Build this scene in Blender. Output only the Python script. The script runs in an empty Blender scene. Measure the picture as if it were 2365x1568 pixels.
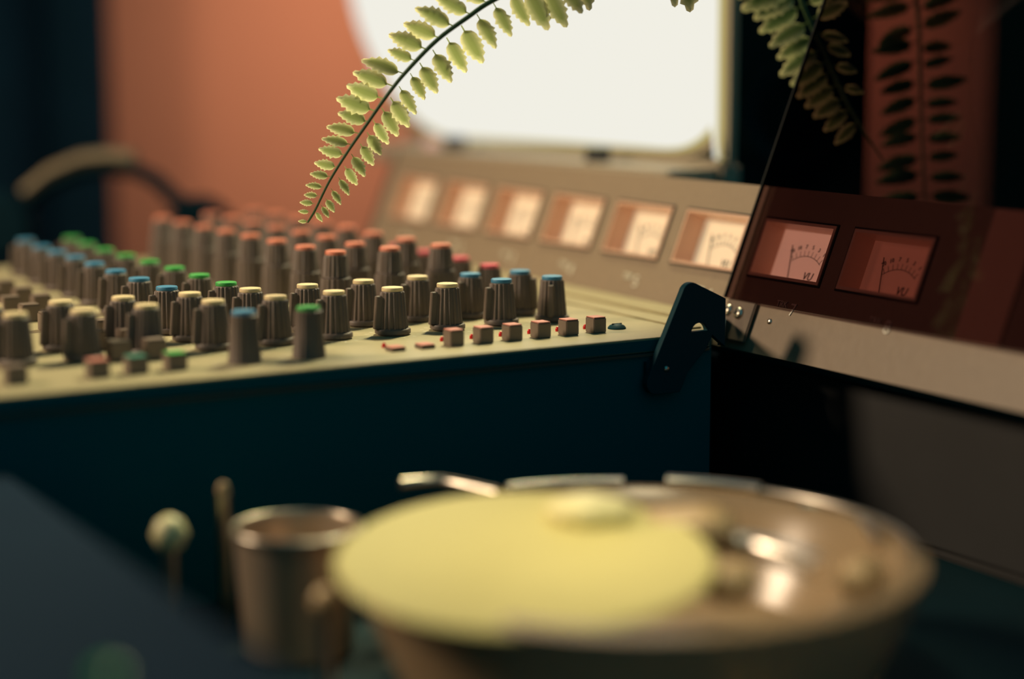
import bpy, bmesh, math, random
from mathutils import Vector, Matrix
random.seed(7)
S = 0.02                      # one unit = 20 mm
PI = math.pi
SC = bpy.context.scene
COL = SC.collection
def R(d): return math.radians(d)

# ------------------------------------------------------------------ camera
F, YAW, PITCH, ROLL = 4271.7, 0.523, 0.1506, -0.0014
C = Vector((-6.8942, -26.1092, 4.3318))
FW = Vector((math.sin(YAW)*math.cos(PITCH), math.cos(YAW)*math.cos(PITCH), -math.sin(PITCH)))
r0 = Vector((math.cos(YAW), -math.sin(YAW), 0)); u0 = r0.cross(FW)
RT = r0*math.cos(ROLL)+u0*math.sin(ROLL); UP = -r0*math.sin(ROLL)+u0*math.cos(ROLL)
cam = bpy.data.cameras.new('camera'); co = bpy.data.objects.new('camera', cam); COL.objects.link(co)
m = Matrix((RT, UP, -FW)).transposed().to_4x4(); m.translation = C*S
co.matrix_world = m
cam.sensor_width = 36; cam.lens = F/2365*36; cam.clip_start = 0.01
cam.dof.use_dof = True; cam.dof.focus_distance = 29.6*S; cam.dof.aperture_fstop = 3.1
SC.camera = co
def ray(x, y): return FW+RT*((x-1182.5)/F)-UP*((y-784)/F)
def at(x, y, depth): return C+ray(x, y)*depth            # point at a distance along the view
def onz(x, y, z):
    d = ray(x, y); return C+d*((z-C.z)/d.z)

# ------------------------------------------------------------------ light
SC.view_settings.view_transform = 'Standard'; SC.view_settings.look = 'None'
SC.view_settings.exposure = 0; SC.view_settings.gamma = 1; SC.view_settings.use_curve_mapping = False
W = bpy.data.worlds.new('dim_room'); SC.world = W; W.use_nodes = True
W.node_tree.nodes['Background'].inputs[0].default_value = (0.03, 0.34, 0.44, 1)
W.node_tree.nodes['Background'].inputs[1].default_value = 0.30
def area(name, loc, target, size, watts, color, spread=180):
    l = bpy.data.lights.new(name, 'AREA'); l.shape = 'DISK'; l.size = size*S; l.energy = watts; l.color = color
    l.spread = R(spread)
    o = bpy.data.objects.new(name, l); COL.objects.link(o); o.location = Vector(loc)*S
    o.rotation_euler = (Vector(target)-Vector(loc)).to_track_quat('-Z', 'Y').to_euler()
    return o
area('warm_ceiling_lamp', (-22, 13, 19), (6, 2, 0), 9, 4.7, (1, .76, .52))
area('wall_wash_lamp', (27, 22, 20), (23.5, 40, 3), 5, .44, (1, .74, .52), 80)
area('wall_fill_right', (52, 29, 12), (50, 40, 2), 4, .11, (1, .74, .52), 90)  # unseen light added to brighten the wall behind the smoked sheet
area('rear_fill', (15.6, 8, 18), (8.0, -1, 0), 3, 1.15, (1, .90, .52), 110)  # unseen light added to give the console panel its yellow brightness
area('dish_fill', (3.6, -9.5, 9), (4.4, -8.6, -2), 2.4, .032, (1, .85, .52), 50)  # unseen light added above the dish to brighten its contents

# ------------------------------------------------------------------ materials
def mat(name, col, rough=.5, metal=0, noise=0, scale=80, spec=.5, bump=0, emit=None, es=0, coat=0):
    m = bpy.data.materials.new(name); m.use_nodes = True; nt = m.node_tree; b = nt.nodes['Principled BSDF']
    b.inputs['Base Color'].default_value = (*col, 1); b.inputs['Roughness'].default_value = rough
    b.inputs['Metallic'].default_value = metal; b.inputs['Specular IOR Level'].default_value = spec
    b.inputs['Coat Weight'].default_value = coat
    if emit: b.inputs['Emission Color'].default_value = (*emit, 1); b.inputs['Emission Strength'].default_value = es
    if noise or bump:
        tc = nt.nodes.new('ShaderNodeTexCoord'); nz = nt.nodes.new('ShaderNodeTexNoise')
        nz.inputs['Scale'].default_value = scale; nz.inputs['Detail'].default_value = 6
        nt.links.new(tc.outputs['Object'], nz.inputs['Vector'])
        if noise:
            mp = nt.nodes.new('ShaderNodeMapRange'); mp.inputs[3].default_value = 1-noise; mp.inputs[4].default_value = 1+noise
            nt.links.new(nz.outputs['Fac'], mp.inputs[0])
            mx = nt.nodes.new('ShaderNodeVectorMath'); mx.operation = 'SCALE'; mx.inputs[0].default_value = col
            nt.links.new(mp.outputs[0], mx.inputs['Scale']); nt.links.new(mx.outputs[0], b.inputs['Base Color'])
        if bump:
            bp = nt.nodes.new('ShaderNodeBump'); bp.inputs['Strength'].default_value = bump; bp.inputs['Distance'].default_value = .0005
            nt.links.new(nz.outputs['Fac'], bp.inputs['Height']); nt.links.new(bp.outputs[0], b.inputs['Normal'])
    return m
M = dict(
    wall=mat('terracotta_paint', (.60, .235, .14), .9, noise=.08, scale=6),
    curtain=mat('dark_fabric', (.004, .02, .036), .95, noise=.2, scale=30, spec=.1),
    table=mat('dark_table_lacquer', (.004, .030, .038), .7, spec=.2, noise=.3, scale=30),
    panel=mat('console_panel_paint', (.42, .36, .21), .42, noise=.10, scale=260, bump=.25),
    bridge=mat('bridge_paint', (.30, .225, .155), .5, noise=.10, scale=260, bump=.2),
    body=mat('black_case', (.003, .10, .125), .8, spec=.04), dark=mat('dark_headphone_vinyl', (.003, .018, .026), .75, spec=.06), strip=mat('pale_bright_band', (.85, .60, .42), .5),
    ledge=mat('case_ledge', (.06, .06, .05), .5),
    knob=mat('grey_brown_knob_plastic', (.145, .11, .09), .5, noise=.1, scale=400),
    cream=mat('cream_cap', (.78, .62, .36), .5, noise=.08, scale=500),
    blue=mat('blue_cap', (.05, .24, .42), .5, noise=.08, scale=500),
    green=mat('green_cap', (.05, .40, .08), .5, noise=.08, scale=500),
    red=mat('red_cap', (.72, .22, .13), .5, noise=.08, scale=500),
    magenta=mat('magenta_cap', (.80, .10, .14), .5),
    pinktop=mat('pink_button_top', (.60, .22, .17), .5),
    button=mat('button_plastic', (.19, .14, .11), .5),
    teal=mat('teal_button_top', (.05, .22, .16), .5),
    led=mat('red_lens', (.6, .02, .02), .15, emit=(1, .03, .02), es=.04),
    print=mat('panel_print', (.85, .82, .70), .7),
    printdark=mat('dark_print', (.03, .03, .03), .7),
    groove=mat('matte_black', (.01, .012, .012), .8),  # matte near-black for gaskets, screw slots and the sheet's cut edge
    chrome=mat('bright_steel', (.95, .88, .78), .3, metal=1),
    satin=mat('satin_steel', (.55, .50, .42), .3, metal=1),
    blackmetal=mat('black_bracket_metal', (.003, .04, .055), .55, spec=.12), plate=mat('brown_plate', (.17, .125, .09), .5),
    meterhouse=mat('meter_housing', (.66, .42, .30), .4, emit=(1, .45, .25), es=.05),  # slight emission painted in for light from lamps inside the meters
    screw=mat('zinc_screw', (.75, .68, .58), .28, metal=1),
    darkbrown=mat('dark_brown_cabinet', (.028, .028, .028), .6, noise=.2, scale=40),
    screenbezel=mat('monitor_casing', (.42, .36, .27), .45, noise=.05, scale=60),
    grey=mat('blue_grey_case', (.010, .024, .044), .9, spec=.04, noise=.1, scale=40),
    tanpad=mat('tan_padding', (.25, .19, .11), .7, noise=.3, scale=60),
    yellow=mat('pale_yellow_lamplight', (.66, .58, .23), .6, noise=.05, scale=40),
    paleyellow=mat('cream_wax', (.86, .78, .42), .4),
    tan=mat('tan_stone', (.55, .38, .20), .35),
    stem=mat('fern_stem', (.035, .085, .03), .6),
    terracotta=mat('pot_clay', (.30, .12, .07), .8, noise=.2, scale=30),
    cord=mat('jute_cord', (.4, .3, .18), .9),
)
def emitmat(name, col, st):
    m = bpy.data.materials.new(name); m.use_nodes = True; nt = m.node_tree; nt.nodes.clear()
    e = nt.nodes.new('ShaderNodeEmission'); e.inputs[0].default_value = (*col, 1); e.inputs[1].default_value = st
    o = nt.nodes.new('ShaderNodeOutputMaterial'); nt.links.new(e.outputs[0], o.inputs[0]); return m
M['screen'] = emitmat('lit_screen', (1, .98, .88), .88)
def cardmat(st):
    return mat('backlit_meter_card', (.75, .62, .42), .7, emit=(1, .80, .52), es=st)
M['card'] = cardmat(.36)
M['card_bright'] = mat('bright_backlit_meter_card', (.75, .55, .4), .7, emit=(1, .68, .42), es=1.2)
M['card_dim'] = mat('half_lit_meter_card', (.75, .45, .30), .7, emit=(1, .40, .22), es=.3)
def smoked():
    m = bpy.data.materials.new('smoked_acrylic'); m.use_nodes = True; nt = m.node_tree; nt.nodes.clear()
    o = nt.nodes.new('ShaderNodeOutputMaterial'); t = nt.nodes.new('ShaderNodeBsdfTransparent')
    t.inputs[0].default_value = (.50, .40, .41, 1)
    g = nt.nodes.new('ShaderNodeBsdfGlossy'); g.inputs[0].default_value = (.9, .9, .9, 1); g.inputs['Roughness'].default_value = .01
    fr = nt.nodes.new('ShaderNodeFresnel'); fr.inputs[0].default_value = 1.3
    mx = nt.nodes.new('ShaderNodeMixShader')
    ge = nt.nodes.new('ShaderNodeNewGeometry'); mu = nt.nodes.new('ShaderNodeMath'); mu.operation = 'SUBTRACT'; mu.use_clamp = True
    nt.links.new(fr.outputs[0], mu.inputs[0]); nt.links.new(ge.outputs['Backfacing'], mu.inputs[1])
    nt.links.new(mu.outputs[0], mx.inputs[0]); nt.links.new(t.outputs[0], mx.inputs[1]); nt.links.new(g.outputs[0], mx.inputs[2])
    nt.links.new(mx.outputs[0], o.inputs[0]); return m
M['smoked'] = smoked()
def glass(name, col, ior=1.45, rough=.03):
    m = bpy.data.materials.new(name); m.use_nodes = True; b = m.node_tree.nodes['Principled BSDF']
    b.inputs['Base Color'].default_value = (*col, 1); b.inputs['Transmission Weight'].default_value = 1
    b.inputs['IOR'].default_value = ior; b.inputs['Roughness'].default_value = rough; return m
M['glass'] = glass('amber_tinted_glass', (.62, .44, .26), rough=.22)
M['glass'].node_tree.nodes['Principled BSDF'].inputs['Transmission Weight'].default_value = .45
def leafmat(name, dark, light, trans):
    m = bpy.data.materials.new(name); m.use_nodes = True; nt = m.node_tree; nt.nodes.clear()
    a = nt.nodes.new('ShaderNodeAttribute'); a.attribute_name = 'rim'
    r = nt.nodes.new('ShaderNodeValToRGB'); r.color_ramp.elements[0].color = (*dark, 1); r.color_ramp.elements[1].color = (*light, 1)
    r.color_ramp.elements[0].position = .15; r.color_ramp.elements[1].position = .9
    nt.links.new(a.outputs['Fac'], r.inputs[0])
    d = nt.nodes.new('ShaderNodeBsdfDiffuse'); t = nt.nodes.new('ShaderNodeBsdfTranslucent'); mx = nt.nodes.new('ShaderNodeMixShader')
    mx.inputs[0].default_value = trans
    for n in (d, t): nt.links.new(r.outputs[0], n.inputs[0])
    nt.links.new(d.outputs[0], mx.inputs[1]); nt.links.new(t.outputs[0], mx.inputs[2])
    o = nt.nodes.new('ShaderNodeOutputMaterial'); nt.links.new(mx.outputs[0], o.inputs[0]); return m
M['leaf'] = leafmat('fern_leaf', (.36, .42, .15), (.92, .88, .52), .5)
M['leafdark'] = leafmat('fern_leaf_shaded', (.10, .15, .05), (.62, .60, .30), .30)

# ------------------------------------------------------------------ helpers
def link(name, me, m=None, parent=None, loc=(0, 0, 0), rot=None, scale=None):
    o = bpy.data.objects.new(name, me); COL.objects.link(o)
    if m and me and not me.materials: me.materials.append(M[m] if isinstance(m, str) else m)
    if parent: o.parent = parent
    o.location = Vector(loc)*S
    if rot is not None: o.rotation_euler = rot
    if scale is not None: o.scale = scale
    return o
def tomesh(bm, name='mesh', smooth=False):
    for v in bm.verts: v.co *= S
    bmesh.ops.recalc_face_normals(bm, faces=bm.faces)
    me = bpy.data.meshes.new(name); bm.to_mesh(me); bm.free()
    if smooth:
        for p in me.polygons: p.use_smooth = True
    return me
def obox(bm, x0, x1, y0, y1, z0, z1, bev=0):
    r = bmesh.ops.create_cube(bm, size=1)
    bmesh.ops.scale(bm, verts=r['verts'], vec=(x1-x0, y1-y0, z1-z0))
    bmesh.ops.translate(bm, verts=r['verts'], vec=((x0+x1)/2, (y0+y1)/2, (z0+z1)/2))
    if bev:
        es = list({e for v in r['verts'] for e in v.link_edges})
        bmesh.ops.bevel(bm, geom=es, offset=bev, segments=2, affect='EDGES')
def box(*a, bev=0, name='box'):
    bm = bmesh.new(); obox(bm, *a, bev=bev); return tomesh(bm, name)
def lathe(prof, n=40, flute=0, name='lathe', nfl=18, open_=False):
    """prof: list of (r, z, ribbed)"""
    bm = bmesh.new(); rings = []
    for p in prof:
        r, z = p[0], p[1]; rib = len(p) > 2 and p[2]
        ring = []
        for k in range(n):
            a = 2*PI*k/n; q = r
            if rib: q = r*(1+flute*(1 if (k*nfl*2//n) % 2 else -1))
            ring.append(bm.verts.new((q*math.cos(a), q*math.sin(a), z)))
        rings.append(ring)
    for a, b in zip(rings, rings[1:]):
        for k in range(n): bm.faces.new((a[k], a[(k+1) % n], b[(k+1) % n], b[k]))
    if not open_:
        bm.faces.new(rings[0][::-1]); bm.faces.new(rings[-1])
    return tomesh(bm, name)
def smooth(me, angle=35):
    me.polygons.foreach_set('use_smooth', [True]*len(me.polygons))
    try: me.set_sharp_from_angle(angle=R(angle))
    except Exception: pass
    return me
def prism(pts, d, axis_map, name='prism', bev=0):
    """pts 2D outline extruded by d; axis_map(u,v,w)->xyz"""
    bm = bmesh.new()
    a = [bm.verts.new(axis_map(u, v, 0)) for u, v in pts]; b = [bm.verts.new(axis_map(u, v, d)) for u, v in pts]
    n = len(pts); bm.faces.new(a[::-1]); bm.faces.new(b)
    for k in range(n): bm.faces.new((a[k], a[(k+1) % n], b[(k+1) % n], b[k]))
    return tomesh(bm, name)
def tube(pts, rad, n=8, name='tube', closed_ends=True):
    bm = bmesh.new(); rings = []
    for i, p in enumerate(pts):
        p = Vector(p); t = (Vector(pts[min(i+1, len(pts)-1)])-Vector(pts[max(i-1, 0)])).normalized()
        s = t.cross(Vector((0, 0, 1)));
        if s.length < .1: s = t.cross(Vector((1, 0, 0)))
        s.normalize(); q = t.cross(s); r = rad[i] if isinstance(rad, (list, tuple)) else rad
        rings.append([bm.verts.new(p+s*r*math.cos(2*PI*k/n)+q*r*math.sin(2*PI*k/n)) for k in range(n)])
    for a, b in zip(rings, rings[1:]):
        for k in range(n): bm.faces.new((a[k], a[(k+1) % n], b[(k+1) % n], b[k]))
    if closed_ends: bm.faces.new(rings[0][::-1]); bm.faces.new(rings[-1])
    me = tomesh(bm, name); return smooth(me, 50)
def frame(w0, w1, h0, h1, b, d0, d1, name='frame'):
    """rectangular ring in local xy, depth d0..d1 along z"""
    bm = bmesh.new()
    obox(bm, w0, w1, h0, h0+b, d0, d1); obox(bm, w0, w1, h1-b, h1, d0, d1)
    obox(bm, w0, w0+b, h0+b, h1-b, d0, d1); obox(bm, w1-b, w1, h0+b, h1-b, d0, d1)
    return tomesh(bm, name)
def text(s, size, name='lettering', shear=0, align='CENTER', depth=.004):
    cu = bpy.data.curves.new('t', 'FONT'); cu.body = s; cu.size = size*S; cu.shear = shear; cu.align_x = align; cu.extrude = depth*S
    cu.resolution_u = 3
    o = bpy.data.objects.new('t', cu); COL.objects.link(o)
    bpy.context.view_layer.update()
    me = bpy.data.meshes.new_from_object(o.evaluated_get(bpy.context.evaluated_depsgraph_get()))
    bpy.data.objects.remove(o); bpy.data.curves.remove(cu); me.name = name; me.materials.clear(); return me
def thing(name, label, cat, loc=(0, 0, 0), group=None, mw=None):
    o = bpy.data.objects.new(name, None); COL.objects.link(o); o.empty_display_size = .02
    if mw is not None: o.matrix_world = mw
    else: o.location = Vector(loc)*S
    o['label'] = label; o['category'] = cat
    if group: o['group'] = group
    return o
def tag(o, label, cat, group=None):
    o['label'] = label; o['category'] = cat
    if group: o['group'] = group
    return o
TZ = -3.2                                                 # table height
RZ = 26                                                   # ceiling-free room; walls go this high

# ------------------------------------------------------------------ structure
o = link('wall_back', box(-45, 95, 40, 41, -22, 60, name='wall_back'), 'wall'); o['kind'] = 'structure'
o = link('floor', box(-45, 95, -45, 40, -40, -39, name='floor'), 'curtain'); o['kind'] = 'structure'
o = link('wall_left', box(-46, -45, -45, 41, -40, 60, name='wall_left'), 'curtain'); o['kind'] = 'structure'
# wall_back reaches down to the floor
wb = bpy.data.objects['wall_back']; wb.data = box(-45, 95, 40, 41, -40, 60, name='wall_back'); wb.data.materials.append(M['wall'])

# dark curtain in pleats at the left of the wall
def pleats(x0, x1, y, z0, z1, n):
    bm = bmesh.new(); pts = []
    N = n*8
    for k in range(N+1):
        x = x0+(x1-x0)*k/N; yy = y+.7*math.sin(2*PI*k/8)
        pts.append((x, yy))
    a = [bm.verts.new((x, yy, z0)) for x, yy in pts]; b = [bm.verts.new((x, yy, z1)) for x, yy in pts]
    a2 = [bm.verts.new((x, yy+.25, z0)) for x, yy in pts]; b2 = [bm.verts.new((x, yy+.25, z1)) for x, yy in pts]
    for k in range(N):
        bm.faces.new((a[k], a[k+1], b[k+1], b[k])); bm.faces.new((a2[k+1], a2[k], b2[k], b2[k+1]))
        bm.faces.new((b[k], b[k+1], b2[k+1], b2[k])); bm.faces.new((a[k+1], a[k], a2[k], a2[k+1]))
    bm.faces.new((a[0], b[0], b2[0], a2[0])); bm.faces.new((a[N], a2[N], b2[N], b[N]))
    return smooth(tomesh(bm, 'curtain'), 60)
tag(link('curtain', pleats(-14, 13.6, 37.5, -39, 58, 9), 'curtain'), 'dark curtain hanging down the left edge of the orange wall', 'curtain')

# table
tb = thing('table', 'dark lacquered table under all of the equipment', 'table', (8, 2, -39))
link('tabletop', box(-34, 42, -34, 32, TZ+39-1, TZ+39, bev=.1, name='tabletop'), 'table', tb)
for sx in (-31, 39):
    for sy in (-31, 29):
        link('leg', box(sx-1, sx+1, sy-1, sy+1, 0, TZ+38, name='leg'), 'table', tb)

# ------------------------------------------------------------------ mixing console
XB = 11.65; PA = 1.1758
YE = -2.33
mx = thing('mixing_console', 'tan mixing console with rows of colour-capped knobs on black case', 'mixing console', (0, 0, TZ))
def L(x, y, z): return (x, y, z-TZ)
def plan(x0, x1, y0, z0, z1, nm):
    pts = [(x0, y0), (10.46, y0), (x1, y0+(x1-10.46)/.735), (x1, 13.0), (x0, 13.0)]
    me = prism(pts, z1-z0, lambda u, v, w: (u, v, z0+w), nm); return me
link('case', plan(-9, XB-.03, YE-.05, .02-0, -.24-TZ, 'case'), 'body', mx)
link('top_panel', plan(-9, XB, YE, -.22, 0, 'top_panel'), 'panel', mx, L(0, 0, 0))
link('side_skirt', box(-9, 10.44, YE-.012, YE+.01, -.21, -.035, name='side_skirt'), 'body', mx, L(0, 0, 0))
link('ledge', box(-9, 10.40, YE-.10, YE-.04, -.27, -.235, name='ledge'), 'ledge', mx, L(0, 0, 0))
link('ridge', box(10.35, 10.62, -1.9, 13, 0, .03, bev=.01, name='ridge'), 'panel', mx, L(0, 0, 0))
link('ridge', box(10.95, 11.6, -.72, 13, 0, .05, bev=.015, name='ridge'), 'panel', mx, L(0, 0, 0))

# shared knob meshes
kb = smooth(lathe([(.262, .10), (.25, .104), (.236, .115, 1), (.19, .675, 1), (.182, .69), (.172, .70)], 72, .05, 'knob', 18), 40)
sk = smooth(lathe([(.27, .025), (.287, .03), (.287, .085), (.275, .10), (.24, .104)], 40, name='skirt'), 40)
shd = lathe([(.24, 0), (.24, .03)], 24, name='collar')
caps = {}
for c in ('cream', 'blue', 'green', 'red', 'magenta'):
    me = smooth(lathe([(.165, .69), (.172, .70), (.172, .745), (.165, .757)], 36, name='cap'), 40); me.materials.append(M[c]); caps[c] = me
bm = bmesh.new()
vs = []
for z, r in ((.105, .335), (.63, .295)):
    for s in (-1, 1): vs += [bm.verts.new((-r, s*.042, z)), bm.verts.new((-.1, s*.06, z))]
for f in ((0, 1, 3, 2), (4, 6, 7, 5), (0, 2, 6, 4), (1, 5, 7, 3), (0, 4, 5, 1), (2, 3, 7, 6)): bm.faces.new([vs[i] for i in f])
bmesh.ops.bevel(bm, geom=list(bm.edges), offset=.012, segments=1, affect='EDGES')
fin = tomesh(bm, 'pointer')
for me in (kb, sk, shd, fin): me.materials.append(M['knob'])
tallup = smooth(lathe([(.232, .69), (.225, .70), (.218, .71, 1), (.188, 1.045, 1), (.18, 1.06), (.172, 1.07)], 72, .05, 'knob', 18), 40)
tallow = smooth(lathe([(.30, .03), (.30, .12), (.285, .13, 1), (.25, .655, 1), (.245, .67), (.2, .69)], 72, .04, 'lower_knob', 18), 40)
tallcap = smooth(lathe([(.165, 1.06), (.175, 1.07), (.175, 1.118), (.165, 1.13)], 36, name='cap'), 40); tallcap.materials.append(M['red'])
for me in (tallup, tallow): me.materials.append(M['knob'])
slim = smooth(lathe([(.245, 0), (.245, .04), (.235, .06, 1), (.20, .69, 1), (.18, .70)], 72, .03, 'knob', 18), 40); slim.materials.append(M['knob'])

CAPN = {'cream': 'cream cap', 'blue': 'blue cap', 'green': 'green cap', 'red': 'red cap', 'magenta': 'crimson cap'}
dials = []
def knob(x, y, cap, ang=0, kind='n'):
    if kind == 'tall':
        k = link('knob', tallup, None, mx, L(x, y, 0), (0, 0, ang))
        link('lower_knob', tallow, None, k, (0, 0, 0)); c = link('cap', tallcap, None, k)
    elif kind == 'slim':
        k = link('knob', slim, None, mx, L(x, y, 0), (0, 0, ang)); c = link('cap', caps[cap], None, k)
    else:
        k = link('knob', kb, None, mx, L(x, y, 0), (0, 0, ang))
        link('skirt', sk, None, k); link('collar', shd, None, k); link('pointer', fin, None, k); c = link('cap', caps[cap], None, k)
    k['label'] = 'ribbed grey-brown knob with a '+CAPN[cap]
    c['label'] = CAPN[cap]
    dials.append((x, y))
HC, HR = .757, 1.13
def capat(px, py, h=HC): p = onz(px, py, h); return p.x, p.y
R0 = [(35, 722), (190, 714), (338, 702), (492, 692), (636, 682), (771, 671), (906, 663), (1033, 654), (1158, 644), (1275, 637)]
rot0 = [0, .2, 0, -.1, .1, 0, 0, 0, 0, .95]
for j, q in enumerate(R0): knob(*capat(*q), 'cream' if j < 8 else 'blue', rot0[j])
R1 = [(139, 694), (284, 684), (438, 675), (578, 665), (710, 656), (839, 646), (964, 637), (1086, 631), (1201, 624)]
for j, q in enumerate(R1): knob(*capat(*q), 'cream' if j < 7 else 'blue', [0, .1, 0, 0, 0, -.1, 0, .3, 2.2][j])
knob(-.05, PA, 'cream')
def row(pts, cap, h=HC, kind='n', n=8, ang=0):
    P = [Vector(capat(*q, h)) for q in pts]
    while len(P) < n: P.append(P[-1]+Vector((0.0, PA)))
    for p in P: knob(p.x, p.y, cap, ang+random.uniform(-.12, .12), kind)
row([(385, 661), (321, 641), (267, 623), (218, 606), (174, 591), (132, 579), (96, 567), (59, 552)], 'blue')
row([(522, 651), (460, 633), (403, 616), (345, 601), (291, 587), (242, 574), (200, 560), (166, 547)], 'green')
row([(775, 579), (705, 567), (639, 553), (578, 541), (523, 530), (472, 520), (421, 510), (375, 500)], 'red', HR, 'tall')
row([(900, 570), (820, 560), (754, 544)], 'red', HR, 'tall')
row([(1018, 563), (937, 549), (862, 536), (801, 522)], 'red', HR, 'tall')
row([(1130, 610), (1062, 593), (983, 578)], 'magenta')
for q, c in (((563, 717), 'blue'), ((712, 707), 'green')): knob(*capat(*q), c, 0, 'slim')

# square push buttons
def button(x, y, h, top, w=.118, d=.13):
    b = link('push_button', box(-w, w, -d, d, 0, h-.015, bev=.012, name='push_button'), 'button', mx, L(x, y, 0))
    c = link('button_top', box(-w+.012, w-.012, -d+.012, d-.012, h-.02, h, name='button_top'), top, b)
    if top != 'button': c['label'] = {'pinktop': 'reddish', 'green': 'green', 'teal': 'dark teal'}[top]+' button top'
for k in range(6): button(6.30+.524*k, -1.44+.014*k, .255, 'pinktop')
for k in range(2): button(5.30+.50*k, -1.45, .07, 'pinktop')
for x, y, t in ((.72, -1.45, 'pinktop'), (1.28, -1.42, 'teal'), (1.86, -1.40, 'green'), (-.4, -1.4, 'button')): button(x, y, .25, t, .14, .14)
for k in range(8):
    button(1.92, 7.9-k*1.176, .3, 'button', .15, .15); button(1.42, 7.9-k*1.176+.1, .3, 'button', .15, .15)
ledm = smooth(lathe([(.034, 0), (.034, .04), (.024, .06), (.01, .075)], 16, name='indicator_lamp'), 50)
for k in range(6): link('indicator_lamp', ledm, 'led', mx, L(6.34+.524*k, -.98, 0))
link('indicator_lamp', ledm, 'led', mx, L(5.28, -1.1, 0)); 
sc = smooth(lathe([(.15, 0), (.15, .02), (.12, .055), (.06, .08), (.04, .083)], 28, name='screw'), 40)
s = link('screw', sc, 'blackmetal', mx, L(9.42, -1.22, 0)); s['label'] = 'domed black screw'
link('slot', box(-.09, .09, -.012, .012, .07, .088, name='slot'), 'groove', s)
# printed dial ticks around each knob: flat print, one part
bm = bmesh.new()
for x, y in dials:
    for k in range(11):
        a = R(-60+k*30)+PI/2+PI*.0
        ca, sa = math.cos(a), math.sin(a)
        v = [bm.verts.new((x+ca*r-sa*w, y+sa*r+ca*w, .0015)) for r, w in ((.38, -.008), (.45, -.008), (.45, .008), (.38, .008))]
        bm.faces.new(v)
o = link('dial_marks', tomesh(bm, 'dial_marks'), 'print', mx, L(0, 0, 0)); o['kind'] = 'stuff'

# ------------------------------------------------------------------ meter bridge (leans back 22 degrees)
T = R(22)
MB = Matrix(((0, math.sin(T), -math.cos(T)), (-1, 0, 0), (0, math.cos(T), math.sin(T)))).to_4x4()
MB.translation = Vector((XB+.02, 0, 0))*S
mb = thing('meter_bridge', 'tan sloping meter bridge with a row of lit meters behind the console', 'meter bridge', mw=MB)
# face plate with real openings: local x = along the bridge (to the right), y = up the slope, z = out
MX0 = [1.36-2.27*k for k in range(-1, 7)]                   # left side of each meter opening (m8 first)
MW, Y0, Y1 = 1.82, .80, 1.80
PL, PR, PB, PT = -12.95, 13.0, -.48, 2.36
bm = bmesh.new()
obox(bm, PL, PR, PB, Y0, -.12, 0); obox(bm, PL, PR, Y1, PT, -.12, 0)
xs = sorted(MX0); prev = PL
for x in xs:
    obox(bm, prev, x, Y0, Y1, -.12, 0); prev = x+MW
obox(bm, prev, PR, Y0, Y1, -.12, 0)
link('face_plate', tomesh(bm, 'face_plate'), 'bridge', mb)
link('top_cover', box(PL, PR, PT-.06, PT, -.9, -.12, name='top_cover'), 'bridge', mb)
link('back_plate', box(PL, PR, PB, PT, -1.0, -.9, name='back_plate'), 'body', mb)
link('bottom_plate', box(PL, PR, PB, PB+.06, -.9, -.12, name='bottom_plate'), 'body', mb)
link('end_cap', box(PL-.12, PL, PB, PT, -1.0, .02, bev=.02, name='end_cap'), 'darkbrown', mb)
link('bright_band', box(6.45, 7.35, .33, PT-.02, 0, .03, bev=.01, name='bright_band'), 'strip', mb)  # brighter, unshaded band of the bridge face put into a paler colour
D = .42
hous = frame(0, MW, 0, Y1-Y0, .05, -D, .035, 'meter_frame'); hous.materials.append(M['meterhouse'])
seal = frame(-.035, MW+.035, -.035, Y1-Y0+.035, .035, .0, .02, 'gasket'); seal.materials.append(M['groove'])
cards = {}
for k, st in (('card', 0), ('card_dim', 0), ('card_bright', 0)):
    me = box(.05, MW-.05, .05, Y1-Y0-.05, -D, -D+.03, name='dial_card'); me.materials.append(M[k]); cards[k] = me
# scale arc, ticks, digits, needle, VU
bm = bmesh.new()
cx, cy, rr = MW*.46, -.02, .60
for k in range(24):
    a0 = R(128-k*76/24); a1 = R(128-(k+1)*76/24)
    v = [bm.verts.new((cx+r*math.cos(a), cy+r*math.sin(a)*.92, 0)) for r, a in ((rr, a0), (rr+.012, a0), (rr+.012, a1), (rr, a1))]; bm.faces.new(v)
for k in range(9):
    a = R(124-k*8.6); ca, sa = math.cos(a), math.sin(a)*.92
    v = [bm.verts.new((cx+ca*r-sa*w, cy+sa*r+ca*w, 0)) for r, w in ((rr, -.006), (rr+.11, -.006), (rr+.11, .006), (rr, .006))]; bm.faces.new(v)
scale = tomesh(bm, 'scale_arc')
vu = text('VU', .19, 'lettering', .25, 'CENTER'); nums = [text(s, .10, 'numeral') for s in ('20', '10', '7', '5', '3', '1', '0')]
needle = box(-.006, .006, 0, .66, 0, .012, name='needle')
bot = lathe([(.06, 0), (.06, .05)], 20, name='needle_pivot')
for me in [scale, vu, needle, bot]+nums: me.materials.append(M['printdark'])
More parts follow.
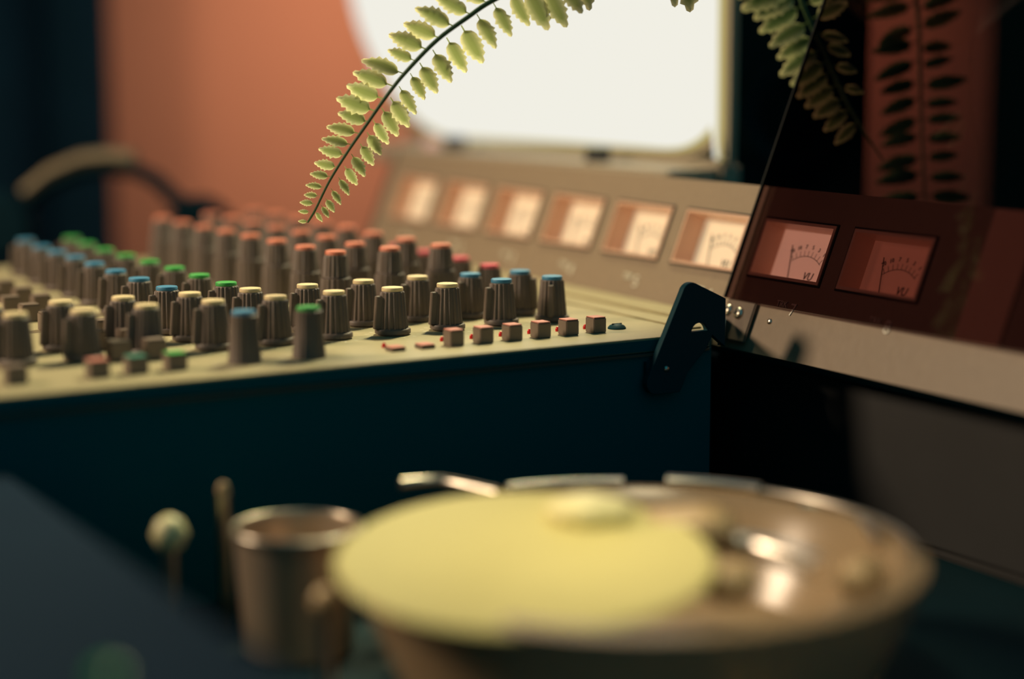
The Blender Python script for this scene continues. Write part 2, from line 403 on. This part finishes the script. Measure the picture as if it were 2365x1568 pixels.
for i, x in enumerate(MX0):
    dim = i == 0
    fr = link('meter', hous, None, mb, (x, Y0, 0)); fr['label'] = ('lit meter, eighth along the bridge' if dim else 'square lit level meter')
    link('gasket', seal, None, fr)
    link('dial_card', cards['card_dim' if dim else 'card_bright' if i == 1 else 'card'], None, fr)
    z = -D+.034
    link('scale_arc', scale, None, fr, (0, 0, z))
    for k, nm in enumerate(nums):
        a = R(122-k*12.6); link('numeral', nm, None, fr, (cx+(rr+.15)*math.cos(a), cy+(rr+.15)*math.sin(a)*.92, z), (0, 0, a-PI/2))
    link('lettering', vu, None, fr, (cx+.16, .14, z))
    link('needle', needle, None, fr, (cx-.27, .05, z+.02), (0, 0, R(14)))
    t1 = text('TRK', .15, 'lettering', depth=.008); t2 = text(str(8-i), .30, 'numeral', depth=.008); t1.materials.append(M['print']); t2.materials.append(M['print'])
    link('lettering', t1, None, mb, (x+1.10, .36, .008)); link('numeral', t2, None, mb, (x+1.40, .24, .008))
link('screw', smooth(lathe([(.055, 0), (.05, .02), (.03, .035)], 20, name='screw'), 40), 'screw', mb, (2.29, .09, 0))

# recorder cabinet that carries the bridge
rc = thing('recorder_cabinet', 'dark brown equipment cabinet standing under the meter bridge', 'cabinet', (0, 0, TZ))
link('body', box(12.35, 13.1, -14, 13.2, 0, -.88-TZ, bev=.06, name='body'), 'darkbrown', rc)
link('front_panel', box(12.25, 12.37, -13.8, -.1, .2, -.76-TZ, bev=.03, name='front_panel'), 'darkbrown', rc)

# ------------------------------------------------------------------ smoked sheet and hinge bracket
sh = thing('smoked_cover', 'smoked brown acrylic sheet leaning in front of the meter bridge', 'cover', mw=MB)
bm = bmesh.new(); obox(bm, 1.10, 16, .325, 8.5, .09, .15, bev=.01)
link('sheet', tomesh(bm, 'sheet'), 'smoked', sh)
link('cut_edge', box(1.075, 1.10, .325, 8.5, .088, .152, name='cut_edge'), 'groove', sh)
br = thing('hinge_bracket', 'black metal hinge bracket screwed to the smoked cover corner', 'bracket', mw=MB)
link('plate', box(1.13, 1.90, -.36, .335, .03, .088, bev=.02, name='plate'), 'plate', br)['label'] = 'tan mounting plate'
sm = smooth(lathe([(.105, 0), (.105, .02), (.09, .05), (.05, .068), (.03, .07)], 28, name='screw'), 40)
for x, y in ((1.25, .13), (1.56, .11)):
    s = link('screw', sm, 'screw', br, (x, y, .088))
    for a in (0.3, 0.3+PI/2): link('cross_slot', box(-.06, .06, -.014, .014, .055, .075, name='cross_slot'), 'groove', s, (0, 0, 0), (0, 0, a))
# the arm lies in the vertical plane of the console side
IV = MB.inverted()
Y_ARM = -2.52
def arc(cx, cz, r, a0, a1, n=6): return [(cx+r*math.cos(R(a0+(a1-a0)*k/n)), cz+r*math.sin(R(a0+(a1-a0)*k/n))) for k in range(n+1)]
outer = [(10.58, .56)]+arc(9.93, .68, .17, 65, 165)+[(9.12, -.62)]+arc(9.28, -.68, .17, 180, 270)+[(9.72, -.85), (9.86, -.55), (10.2, -.22), (10.30, -.05)]+[(10.33, .02)]+[(10.45, -.08), (10.58, -.18)]
hole = arc(10.09, .055, .17, 4, 176, 12)
def plate_with_hole(outer, hole, y0, y1):
    cu = bpy.data.curves.new('c', 'CURVE'); cu.dimensions = '2D'; cu.fill_mode = 'BOTH'; cu.extrude = abs(y1-y0)/2*S
    for pts in (outer, hole):
        sp = cu.splines.new('POLY'); sp.points.add(len(pts)-1); sp.use_cyclic_u = True
        for p, (x, z) in zip(sp.points, pts): p.co = (x*S, z*S, 0, 1)
    cu.bevel_depth = .012*S
    o = bpy.data.objects.new('c', cu); COL.objects.link(o); bpy.context.view_layer.update()
    me = bpy.data.meshes.new_from_object(o.evaluated_get(bpy.context.evaluated_depsgraph_get()))
    bpy.data.objects.remove(o); bpy.data.curves.remove(cu); me.materials.clear()
    me.transform(Matrix.Rotation(PI/2, 4, 'X')); me.transform(Matrix.Translation((0, (y0+y1)/2*S, 0))); return me
me = plate_with_hole(outer, hole, Y_ARM-.05, Y_ARM+.05); me.name = 'arm'; me.transform(IV)
link('arm', me, 'blackmetal', br)
me = box(10.55, 11.55, Y_ARM-.05, -1.2, -.3, .3, name='hinge_tab')
bm = bmesh.new(); obox(bm, .95, 2.5, -.3, .3, .0, .05); 
dot = smooth(lathe([(.05, 0), (.045, .02), (.02, .035)], 16, name='rivet'), 50); dot.transform(Matrix.Rotation(PI/2, 4, 'X'))
dot.transform(Matrix.Translation(Vector((9.46, Y_ARM-.06, -.47))*S)); dot.transform(IV); link('rivet', dot, 'screw', br)
bm.free()
me = box(9.15, 9.7, YE-.09, Y_ARM+.04, -.75, -.35, name='spacer'); me.transform(IV); link('spacer', me, 'blackmetal', br)
bm = bmesh.new()
q = [bm.verts.new(v) for v in ((10.62, Y_ARM, -.20), (11.48, -1.30, -.20), (11.46, -1.20, -.20), (10.56, Y_ARM+.1, -.20), (10.62, Y_ARM, .02), (11.55, -1.30, .02), (11.53, -1.20, .02), (10.56, Y_ARM+.1, .02))]
for f in ((0, 1, 2, 3), (4, 7, 6, 5), (0, 4, 5, 1), (1, 5, 6, 2), (2, 6, 7, 3), (3, 7, 4, 0)): bm.faces.new([q[i] for i in f])
me = tomesh(bm, 'hinge_tab'); me.transform(IV); link('hinge_tab', me, 'blackmetal', br)

# ------------------------------------------------------------------ monitor
mo = thing('monitor', 'old tan monitor with a glowing white rounded screen behind the bridge', 'monitor', (15, 12, TZ))
pts = [(3.72, 3.2), (3.95, 14.0), (4.6, 14.9), (5.6, 15.3), (18.5, 15.3), (20.6, 14.7), (21.3, 13.4), (21.4, 9), (20.54, 5.93), (19.36, 4.4)]
def cr(pts, n=4):
    out = []; N = len(pts)
    for i in range(N):
        p0, p1, p2, p3 = [Vector(pts[(i+k-1) % N]) for k in range(4)]
        for k in range(n):
            t = k/n; out.append(tuple(.5*((2*p1)+(-p0+p2)*t+(2*p0-5*p1+4*p2-p3)*t*t+(-p0+3*p1-3*p2+p3)*t**3)))
    return out
corner = [(18.2, 3.5), (16.84, 2.85), (15.7, 2.52), (14.7, 2.42), (12.5, 2.44), (9.56, 2.48), (6.5, 2.5), (5.16, 2.52), (4.4, 2.72), (3.9, 3.05)]
outl = cr(pts[1:]+corner+[pts[0]], 3)
scr = prism([(y, z) for y, z in outl], .15, lambda u, v, w: (w-.05, u-12, v-TZ), 'screen')
link('screen', scr, 'screen', mo)
rimo = []
for y, z in outl:
    v = Vector((y-12.5, z-8.9)); v *= (1+.10/v.length); rimo.append((12.5+v.x, 8.9+v.y))
link('screen_glow', prism(rimo, .07, lambda u, v, w: (w, u-12, v-TZ), 'screen_glow'), emitmat('yellow_screen_glow', (.95, .80, .28), .55), mo)['label'] = 'painted yellow glow round the lit screen'  # emissive ring painted in for the yellow glow round the screen
big = []
cxm, czm = 12.5, 8.9
for y, z in outl:
    v = Vector((y-cxm, z-czm)); v *= (1+.28/v.length); big.append((cxm+v.x, czm+v.y))
link('screen_surround', prism(big, .2, lambda u, v, w: (.10+w, u-12, v-TZ), 'screen_surround'), 'screenbezel', mo)
link('tube_housing', box(.4, 5, -3.6, 8.0, 5, 17.5, bev=.8, name='tube_housing'), 'screenbezel', mo)
link('chin', box(-.15, .5, -8.5, 5.4, 3.0, 5.52, bev=.12, name='chin'), 'screenbezel', mo)
link('lower_shelf', box(-1.35, -.1, -8.5, 5.4, 5.0, 5.38, bev=.08, name='lower_shelf'), 'screenbezel', mo)
link('stand', box(2.6, 6, -3, 7, 0, 5.2, bev=.2, name='stand'), 'screenbezel', mo)
kn = smooth(lathe([(.28, 0), (.28, .25), (.22, .3)], 24, name='dial'), 40)
for y in (-5.0, 1.4): link('dial', kn, 'darkbrown', mo, (-.7, y, 5.38))
link('lens', smooth(lathe([(.2, 0), (.2, .15), (.1, .22)], 20, name='lens'), 40), mat('pink_lens', (.7, .4, .35), .3, emit=(1, .6, .5), es=.25), mo, (-.75, .6+1.9, 5.38))

# dark loudspeaker right of the monitor
SA = YAW+math.atan((2005-1182.5)/F)
p0 = at(1678, 200, 37.9)
sp = thing('loudspeaker', 'tall black loudspeaker between the glowing monitor and the smoked sheet', 'speaker', (p0.x, p0.y, TZ))
sp.rotation_euler = (0, 0, -SA)
link('cabinet', box(0, 2.85, 0, 2.9, 0, 11.0, bev=.1, name='cabinet'), 'dark', sp)
link('woofer', smooth(lathe([(1.2, 0), (1.2, .12), (1.05, .15), (.5, -.15), (.4, -.02), (.02, .04)], 36, name='woofer'), 40), 'dark', sp, (1.42, 0, 6.4), (PI/2, 0, 0))
link('tweeter', smooth(lathe([(.6, 0), (.6, .1), (.3, .05), (.02, .1)], 28, name='tweeter'), 40), 'dark', sp, (1.42, 0, 9.2), (PI/2, 0, 0))
# dark framed panel on the wall at the far right
pc = thing('dark_cabinet', 'dark upright cabinet seen dimly through the right of the smoked sheet', 'cabinet', (0, 0, 0))
p0 = at(2292, 380, 48); pc.location = Vector((p0.x, p0.y, TZ))*S
link('carcass', box(0, 9, -7.5, .3, 0, 18, bev=.1, name='carcass'), 'body', pc)
link('door', box(-.15, 0, -7.3, .1, .3, 17.7, bev=.05, name='door'), 'body', pc)

# ------------------------------------------------------------------ headphones resting behind the console
hp = thing('headphones', 'black headphones with tan padded band lying beyond the far knobs', 'headphones', (0, 0, 0))
D0 = 46
pp = [(65, 470), (120, 425), (190, 395), (250, 388), (310, 392), (360, 415), (400, 455), (440, 480)]
band = [at(x, y, D0) for x, y in pp]
base = Vector((band[-1].x, band[-1].y, TZ)); hp.location = base*S
loc = [b-base for b in band]
def strap(P, w, t, name, off=Vector((0, 0, 0))):
    bm = bmesh.new(); rings = []
    for i, p in enumerate(P):
        tg = (P[min(i+1, len(P)-1)]-P[max(i-1, 0)]).normalized(); s = Vector((FW.x, FW.y, 0)).normalized(); n = tg.cross(s).normalized()
        ring = []
        for a in range(12):
            c_, s_ = math.cos(2*PI*a/12), math.sin(2*PI*a/12); ring.append(bm.verts.new(p+off+s*w*c_+n*t*s_))
        rings.append(ring)
    for a, b in zip(rings, rings[1:]):
        for k in range(12): bm.faces.new((a[k], a[(k+1) % 12], b[(k+1) % 12], b[k]))
    bm.faces.new(rings[0][::-1]); bm.faces.new(rings[-1]); return smooth(tomesh(bm, name), 60)
link('headband', strap(loc, .45, .2, 'headband'), 'dark', hp)
link('padding', strap(loc[:5], .5, .2, 'padding', Vector((0, 0, .28))), 'tanpad', hp)['label'] = 'tan band padding'
def cup(p, nm='ear_cup'):
    return link(nm, smooth(lathe([(.75, -.35), (.85, -.2), (.85, .2), (.7, .4), (.3, .42)], 28, name=nm), 50), 'dark', hp, p, (PI/2, 0, -.5))
cup(loc[-1]+Vector((.25, 0, -.55))); cup(loc[0]+Vector((-.7, 0, -.5)))
for s in (loc[-1]+Vector((.25, 0, -.3)), loc[0]+Vector((-.7, 0, -.3))): pass
link('stand_post', tube([loc[-1]+Vector((.3, .3, -.6)), Vector((.3, .3, 0))], .12, name='stand_post'), 'dark', hp)

# ------------------------------------------------------------------ hanging fern
CR = at(1720, -330, 30.5)
fe = thing('hanging_fern', 'green fern hanging from above in front of the glowing screen', 'fern', CR)
def leafmesh(L_, seed, w=.48):
    rnd = random.Random(seed); bm = bmesh.new(); lay = bm.verts.layers.float.new('rim'); N = 12
    rows = []
    for i in range(N+1):
        t = i/N
        half = w*.5*(math.sin(PI*min(t*1.25, 1)**.62) if t < .8*.5 else (1-((t-.4)/.6)**1.7)**.9*1.0) if 0 < t < 1 else .0
        if t <= .4: half = w*.5*math.sin(PI/2*(t/.4)**.55) if t > 0 else .01
        tooth = (1+.20*(1 if i % 2 else -.6)*rnd.uniform(.6, 1.3)) if t > .3 else 1
        z = .05*math.sin(PI*t)-.10*t*t
        row_ = []
        for s, rim in ((-1, 1), (-.55, .35), (0, 0), (.55, .35), (1, 1)):
            hw = half*(tooth if abs(s) == 1 else 1)
            sh = (.035 if (abs(s) == 1 and i % 2 and t > .3) else 0)
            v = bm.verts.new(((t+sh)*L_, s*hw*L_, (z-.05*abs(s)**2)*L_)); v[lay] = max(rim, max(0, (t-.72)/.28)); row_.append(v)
        rows.append(row_)
    for a, b in zip(rows, rows[1:]):
        for k in range(4): bm.faces.new((a[k], a[k+1], b[k+1], b[k]))
    # stalk
    q = [bm.verts.new((x, y, 0)) for x, y in ((-.16*L_, -.015*L_), (.02*L_, -.02*L_), (.02*L_, .02*L_), (-.16*L_, .015*L_))]
    for v in q: v[lay] = .1
    bm.faces.new(q)
    return smooth(tomesh(bm, 'leaflet'), 60)
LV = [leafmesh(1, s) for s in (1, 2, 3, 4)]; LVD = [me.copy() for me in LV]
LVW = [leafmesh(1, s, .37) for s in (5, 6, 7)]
M['leafsilhouette'] = leafmat('fern_leaf_silhouette', (.02, .05, .03), (.05, .08, .04), .2)  # same fern; third frond's dark silhouette put into the leaf colour
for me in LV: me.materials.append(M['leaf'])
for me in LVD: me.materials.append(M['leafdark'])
for me in LVW: me.materials.append(M['leafsilhouette'])
def interp(P, n):
    out = []; N = len(P)
    for i in range(N-1):
        p0, p1, p2, p3 = [Vector(P[min(max(i+k-1, 0), N-1)]) for k in range(4)]
        for k in range(n):
            t = k/n; out.append(.5*((2*p1)+(-p0+p2)*t+(2*p0-5*p1+4*p2-p3)*t*t+(-p0+3*p1-3*p2+p3)*t**3))
    out.append(Vector(P[-1])); return out
def frond(path, leaves, rad, meshes):
    """path: (px,py,depth) from crown to tip; leaves: (px,py,depth,dx,dy,length_px)"""
    pts = [at(*p)-CR for p in path]; pts = interp(pts, 5)
    n = len(pts); fr = link('frond', tube(pts, [rad*(1-.75*i/(n-1))+.003 for i in range(n)], 8, 'frond'), 'stem', fe)
    for i, (x, y, d, dx, dy, ln) in enumerate(leaves):
        p = at(x, y, d)-CR
        ax = (RT*dx-UP*dy).normalized(); ax = (ax+FW*random.uniform(-.25, .2)).normalized()
        nz_ = (-FW+UP*random.uniform(-.1, .5)+RT*random.uniform(-.3, .3)); yv = nz_.cross(ax).normalized(); nz_ = ax.cross(yv)
        mt = Matrix((ax, yv, nz_)).transposed().to_4x4()
        l = ln/F*d
        o = link('leaflet', meshes[i % len(meshes)], None, fr); mt.translation = (p+ax*.14*l)*S
        o.matrix_local = mt @ Matrix.Diagonal((l, l*random.uniform(.92, 1.12), l, 1))
def along(path, s):
    """pixel point at arc fraction along a list of (x,y)"""
    tot = [0]
    for a, b in zip(path, path[1:]): tot.append(tot[-1]+math.hypot(b[0]-a[0], b[1]-a[1]))
    t = s*tot[-1]
    for i in range(len(path)-1):
        if t <= tot[i+1] or i == len(path)-2:
            f = (t-tot[i])/(tot[i+1]-tot[i]); return (path[i][0]+(path[i+1][0]-path[i][0])*f, path[i][1]+(path[i+1][1]-path[i][1])*f)
# long frond across the screen
fpx = [(1720, -330), (1660, -200), (1560, -120), (1400, -90), (1260, -55), (1140, 0), (1080, 40), (1010, 92), (945, 158), (900, 212), (845, 290), (800, 355), (760, 420), (728, 485), (711, 513)]
fpath = [(x, y, 29.6-.9*math.sin(PI*k/14)) for k, (x, y) in enumerate(fpx)]
lv = []
left = [(1128, 8, 78), (1088, 34, 82), (1050, 62, 88), (1015, 88, 84), (985, 114, 84), (958, 140, 60), (932, 170, 92), (905, 198, 84), (884, 228, 78), (866, 256, 82), (853, 282, 66), (828, 308, 70), (812, 334, 62), (798, 358, 56), (780, 386, 50), (763, 408, 42), (748, 432, 38), (736, 452, 32), (726, 470, 30), (716, 490, 24), (711, 512, 20)]
for k, (x, y, ln) in enumerate(left):
    t = k/20; lv.append((x, y, 29.0+.5*t, -1, -.55+.50*t, ln))
right = [(1300, -45, 78), (1258, -30, 92), (1215, -28, 96), (1178, -18, 78), (1140, 8, 76), (1102, 34, 80), (1066, 60, 86), (1032, 88, 80), (1000, 116, 76), (970, 146, 70), (948, 170, 60), (922, 200, 66), (902, 226, 72), (882, 250, 66), (862, 278, 58), (848, 306, 54), (832, 332, 52), (812, 356, 54), (796, 384, 46), (782, 410, 42), (765, 436, 38), (752, 458, 34), (742, 474, 30), (728, 488, 26)]
for k, (x, y, ln) in enumerate(right):
    t = k/23; lv.append((x, y, 29.0+.5*t, .46+.12*t, .85, ln))
for x, y, ln in ((1580, -95, 108), (1545, -98, 100), (1345, -70, 84)): lv.append((x, y, 29.2, .15, .95, ln))
frond(fpath, lv, .05, LV)
# second frond, beside and behind the smoked sheet
f2 = [(1720, -330), (1780, -190), (1825, -80), (1850, 0), (1872, 55), (1900, 112), (1925, 170), (1958, 240), (2000, 310), (2040, 370)]
def d2(k): return 30.6+2.2*min(1, k/6)
lv = []
for x, y, tx, ty in ((1825, -80, 1700, -10), (1838, -45, 1715, 20), (1845, -15, 1742, 38), (1853, 12, 1757, 72), (1868, 50, 1774, 106), (1882, 82, 1797, 130), (1896, 112, 1802, 168), (1908, 140, 1828, 196), (1918, 165, 1843, 222), (1932, 195, 1862, 245), (1948, 225, 1880, 268), (1962, 250, 1905, 300), (1980, 280, 1930, 330)):
    lv.append((x, y, 32.3, tx-x, ty-y, math.hypot(tx-x, ty-y)*.9))
for x, y, ln in ((1862, 10, 70), (1878, 42, 75), (1890, 76, 62), (1904, 105, 60), (1925, 150, 50), (1945, 200, 45)): lv.append((x, y, 32.3, .75, -.35 if y < 60 else .2, ln))
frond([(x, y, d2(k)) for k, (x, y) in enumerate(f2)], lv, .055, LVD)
# third frond behind the sheet
f3 = [(1720, -330), (1850, -330), (1980, -250), (2070, -140), (2108, -40), (2122, 60), (2126, 200), (2130, 330), (2137, 470)]
lv = []
for k in range(12):
    y = -30+k*43; x = along(f3, .0)[0]*0+2112+(y+30)*.05
    lv.append((x, y+random.uniform(-5, 5), 34, -1, .30+random.uniform(-.12, .15), random.uniform(84, 108))); lv.append((x+4, y+10+random.uniform(-5, 5), 34, 1, -.35+.035*k+random.uniform(-.12, .12), random.uniform(68, 100)))
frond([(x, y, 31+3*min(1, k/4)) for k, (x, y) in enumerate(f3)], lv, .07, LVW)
pot = link('pot', smooth(lathe([(1.6, -.6), (1.9, -.5), (2.6, 2.6), (2.8, 2.6), (2.8, 3.0), (2.4, 3.0), (2.4, 2.7), (.3, 2.5)], 40, name='pot'), 40), 'terracotta', fe, (0, 1.2, .4))
for a in range(3):
    an = a*2*PI/3
    link('cord', tube([Vector((2.7*math.cos(an), 1.2+2.7*math.sin(an), 3.2)), Vector((0, 1.2, 16))], .06, name='cord'), 'cord', fe)
link('soil', lathe([(2.38, 2.9), (2.2, 3.1)], 30, name='soil'), 'darkbrown', fe, (0, 1.2, .4))

# ------------------------------------------------------------------ foreground: glass dish and what lies in it
ZR = -1.45
dc = onz(1467, 1270, ZR); dish_c = Vector((dc.x, dc.y, TZ))
di = thing('glass_dish', 'large round amber glass dish with rim highlights made as steel arcs in the foreground', 'dish', dish_c)
hr_ = ZR-TZ
link('bowl', smooth(lathe([(2.3, 0.0), (2.75, .1), (3.38, hr_-.15), (3.42, hr_), (3.15, hr_+.02), (3.0, hr_-.15), (2.45, .55), (1.2, .5), (.02, .5)], 72, name='bowl', open_=True), 40), 'glass', di, (0, 0, .005))
def pixang(x, y, z=ZR):
    p = onz(x, y, z); return math.atan2(p.y-dc.y, p.x-dc.x), math.hypot(p.x-dc.x, p.y-dc.y)
def rimarc(x0, y0, x1, y1, r, m_, name='rim_streak', rad=3.28):
    a0 = pixang(x0, y0)[0]; a1 = pixang(x1, y1)[0]
    if a1 > a0: a1 -= 2*PI
    P = [Vector((rad*math.cos(a0+(a1-a0)*k/14), rad*math.sin(a0+(a1-a0)*k/14), hr_+.08)) for k in range(15)]
    return link(name, tube(P, r, 10, name), m_, di)
rimarc(1050, 1085, 1430, 1078, .055, 'chrome'); rimarc(1560, 1090, 1795, 1130, .10, 'screw')  # steel arcs put in as the highlights on the glass rim
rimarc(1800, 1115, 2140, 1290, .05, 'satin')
# yellow saucer standing in for lamp light through the glass
yc = onz(1212, 1322, ZR)
ys = thing('yellow_glow_disc', 'pale yellow round saucer standing for lamp light in the glass dish', 'disc', (yc.x, yc.y, ZR+.06))
link('disc_body', smooth(lathe([(1.0, 0), (1.9, .08), (2.16, .12), (2.11, .16), (1.7, .15), (.02, .13)], 64, name='disc_body'), 40), 'yellow', ys)
link('foot_ring', lathe([(.9, -.05), (.9, .02)], 40, name='foot_ring'), 'yellow', ys)
ys.rotation_mode = 'AXIS_ANGLE'; ys.rotation_axis_angle = (R(6), math.cos(YAW), -math.sin(YAW), 0)
def lump(name, px, py, z, sx, sy, sz, m_, label, cat, rz=0):
    bm = bmesh.new(); bmesh.ops.create_icosphere(bm, subdivisions=3, radius=1)
    rnd = random.Random(name+str(px))
    k1, k2 = rnd.uniform(2, 4), rnd.uniform(0, 6)
    for v in bm.verts:
        f = 1+.06*math.sin(k1*v.co.x*2+k2)+.05*math.sin(k1*v.co.y*3); v.co = Vector((v.co.x*sx*f, v.co.y*sy*f, v.co.z*sz*f))
    p = onz(px, py, z); o = link(name, smooth(tomesh(bm, name), 80), m_, None, (p.x, p.y, z), (0, 0, rz)); return tag(o, label, cat)
lump('wax_tablet', 1360, 1180, ZR+.42, .52, .42, .2, 'paleyellow', 'pale cream rounded tablet at the back of the glass dish', 'tablet', -.5)
lump('tan_stone', 1590, 1215, ZR+.2, .62, .45, .25, 'tan', 'large tan stone in the middle of the glass dish', 'stone', -.5)
lump('tan_stone', 1690, 1345, ZR-.1, .34, .3, .25, 'tan', 'small tan stone by the near right of the glass dish', 'stone', 0)
lump('tan_stone', 1990, 1330, ZR-.3, .55, .25, .2, 'tan', 'long tan stone against the right wall of the glass dish', 'stone', .7)
def wire(name, px, z, rad, m_, label, cat):
    P = interp([tuple(onz(x, y, z)) for x, y in px], 4); o0 = P[0]
    o = link(name, tube([p-o0 for p in P], rad, 10, name), m_, None, tuple(o0)); return tag(o, label, cat)
wire('highlight_streak', [(1640, 1250), (1740, 1262), (1830, 1288), (1895, 1315)], ZR+.0, .16, 'chrome', 'thick bright steel clip added as a highlight on the glass dish', 'streak')  # steel bar added for a blue-white highlight on the glass
wire('highlight_arc', [(1850, 1170), (1920, 1175), (1990, 1205), (2030, 1250)], ZR+.0, .07, 'satin', 'thin curved brass wire added as a highlight at the right of the dish', 'wire')  # thin wire added for an orange highlight on the glass
wire('steel_pin', [(925, 1118), (1020, 1112), (1150, 1140)], ZR+.12, .08, 'satin', 'steel pin lying across the back left rim of the dish', 'pin')

# steel tumbler and small things to the left
tc_ = onz(690, 1400, TZ+.6)
tu = thing('steel_tumbler', 'dark steel tumbler with a bright rim left of the glass dish', 'tumbler', (tc_.x, tc_.y, TZ))
link('cup', smooth(lathe([(.62, 0), (.70, .05), (.80, 1.55), (.84, 1.58), (.84, 1.62), (.76, 1.62), (.74, 1.5), (.6, .1), (.02, .1)], 48, name='cup', open_=True), 40), mat('dull_steel', (.52, .40, .29), .3, metal=.55), tu, (0, 0, .005))
P = [Vector((.82*math.cos(2*PI*k/40), .82*math.sin(2*PI*k/40), 1.64)) for k in range(41)]
link('rim', tube(P, .035, 8, 'rim'), 'satin', tu)
def ball(name, px, py, z, r, m_, label, cat):
    p = onz(px, py, z)
    t = thing(name, label, cat, (p.x, p.y, TZ))
    link('post', smooth(lathe([(r*.9, 0), (r*.8, .08), (.1, .16), (.1, z-TZ-r*.5)], 24, name='post'), 40), 'satin', t)
    link('knob', smooth(lathe([(.06, z-TZ-r), (r*.7, z-TZ-r*.75), (r, z-TZ), (r*.7, z-TZ+r*.7), (.05, z-TZ+r)], 28, name='knob'), 80), m_, t)
ball('peg', 392, 1232, -1.7, .24, 'paleyellow', 'short post with a bright cream knob at far left', 'peg')
ball('peg', 750, 1388, -1.9, .17, 'tan', 'small post with a tan knob right of the steel tumbler', 'peg')
ball('peg', 515, 1130, -1.3, .09, 'tan', 'thin post with a dull olive knob behind the tumbler', 'peg')
# blue-grey equipment case at lower left
gc = thing('equipment_case', 'blue-grey equipment case filling the lower left corner', 'case', (-.83, -10, TZ))
link('shell', box(-14, 0, -9.5, 7.35, 0, -.92-TZ, bev=.12, name='shell'), 'grey', gc)
p = onz(250, 1566, -.9)
link('indicator_lamp', smooth(lathe([(.12, 0), (.12, .08), (.05, .12)], 20, name='indicator_lamp'), 50), mat('green_lens', (.02, .3, .05), .3, emit=(.05, .9, .15), es=.03), gc, (p.x+.83, p.y+10, -.92-TZ))
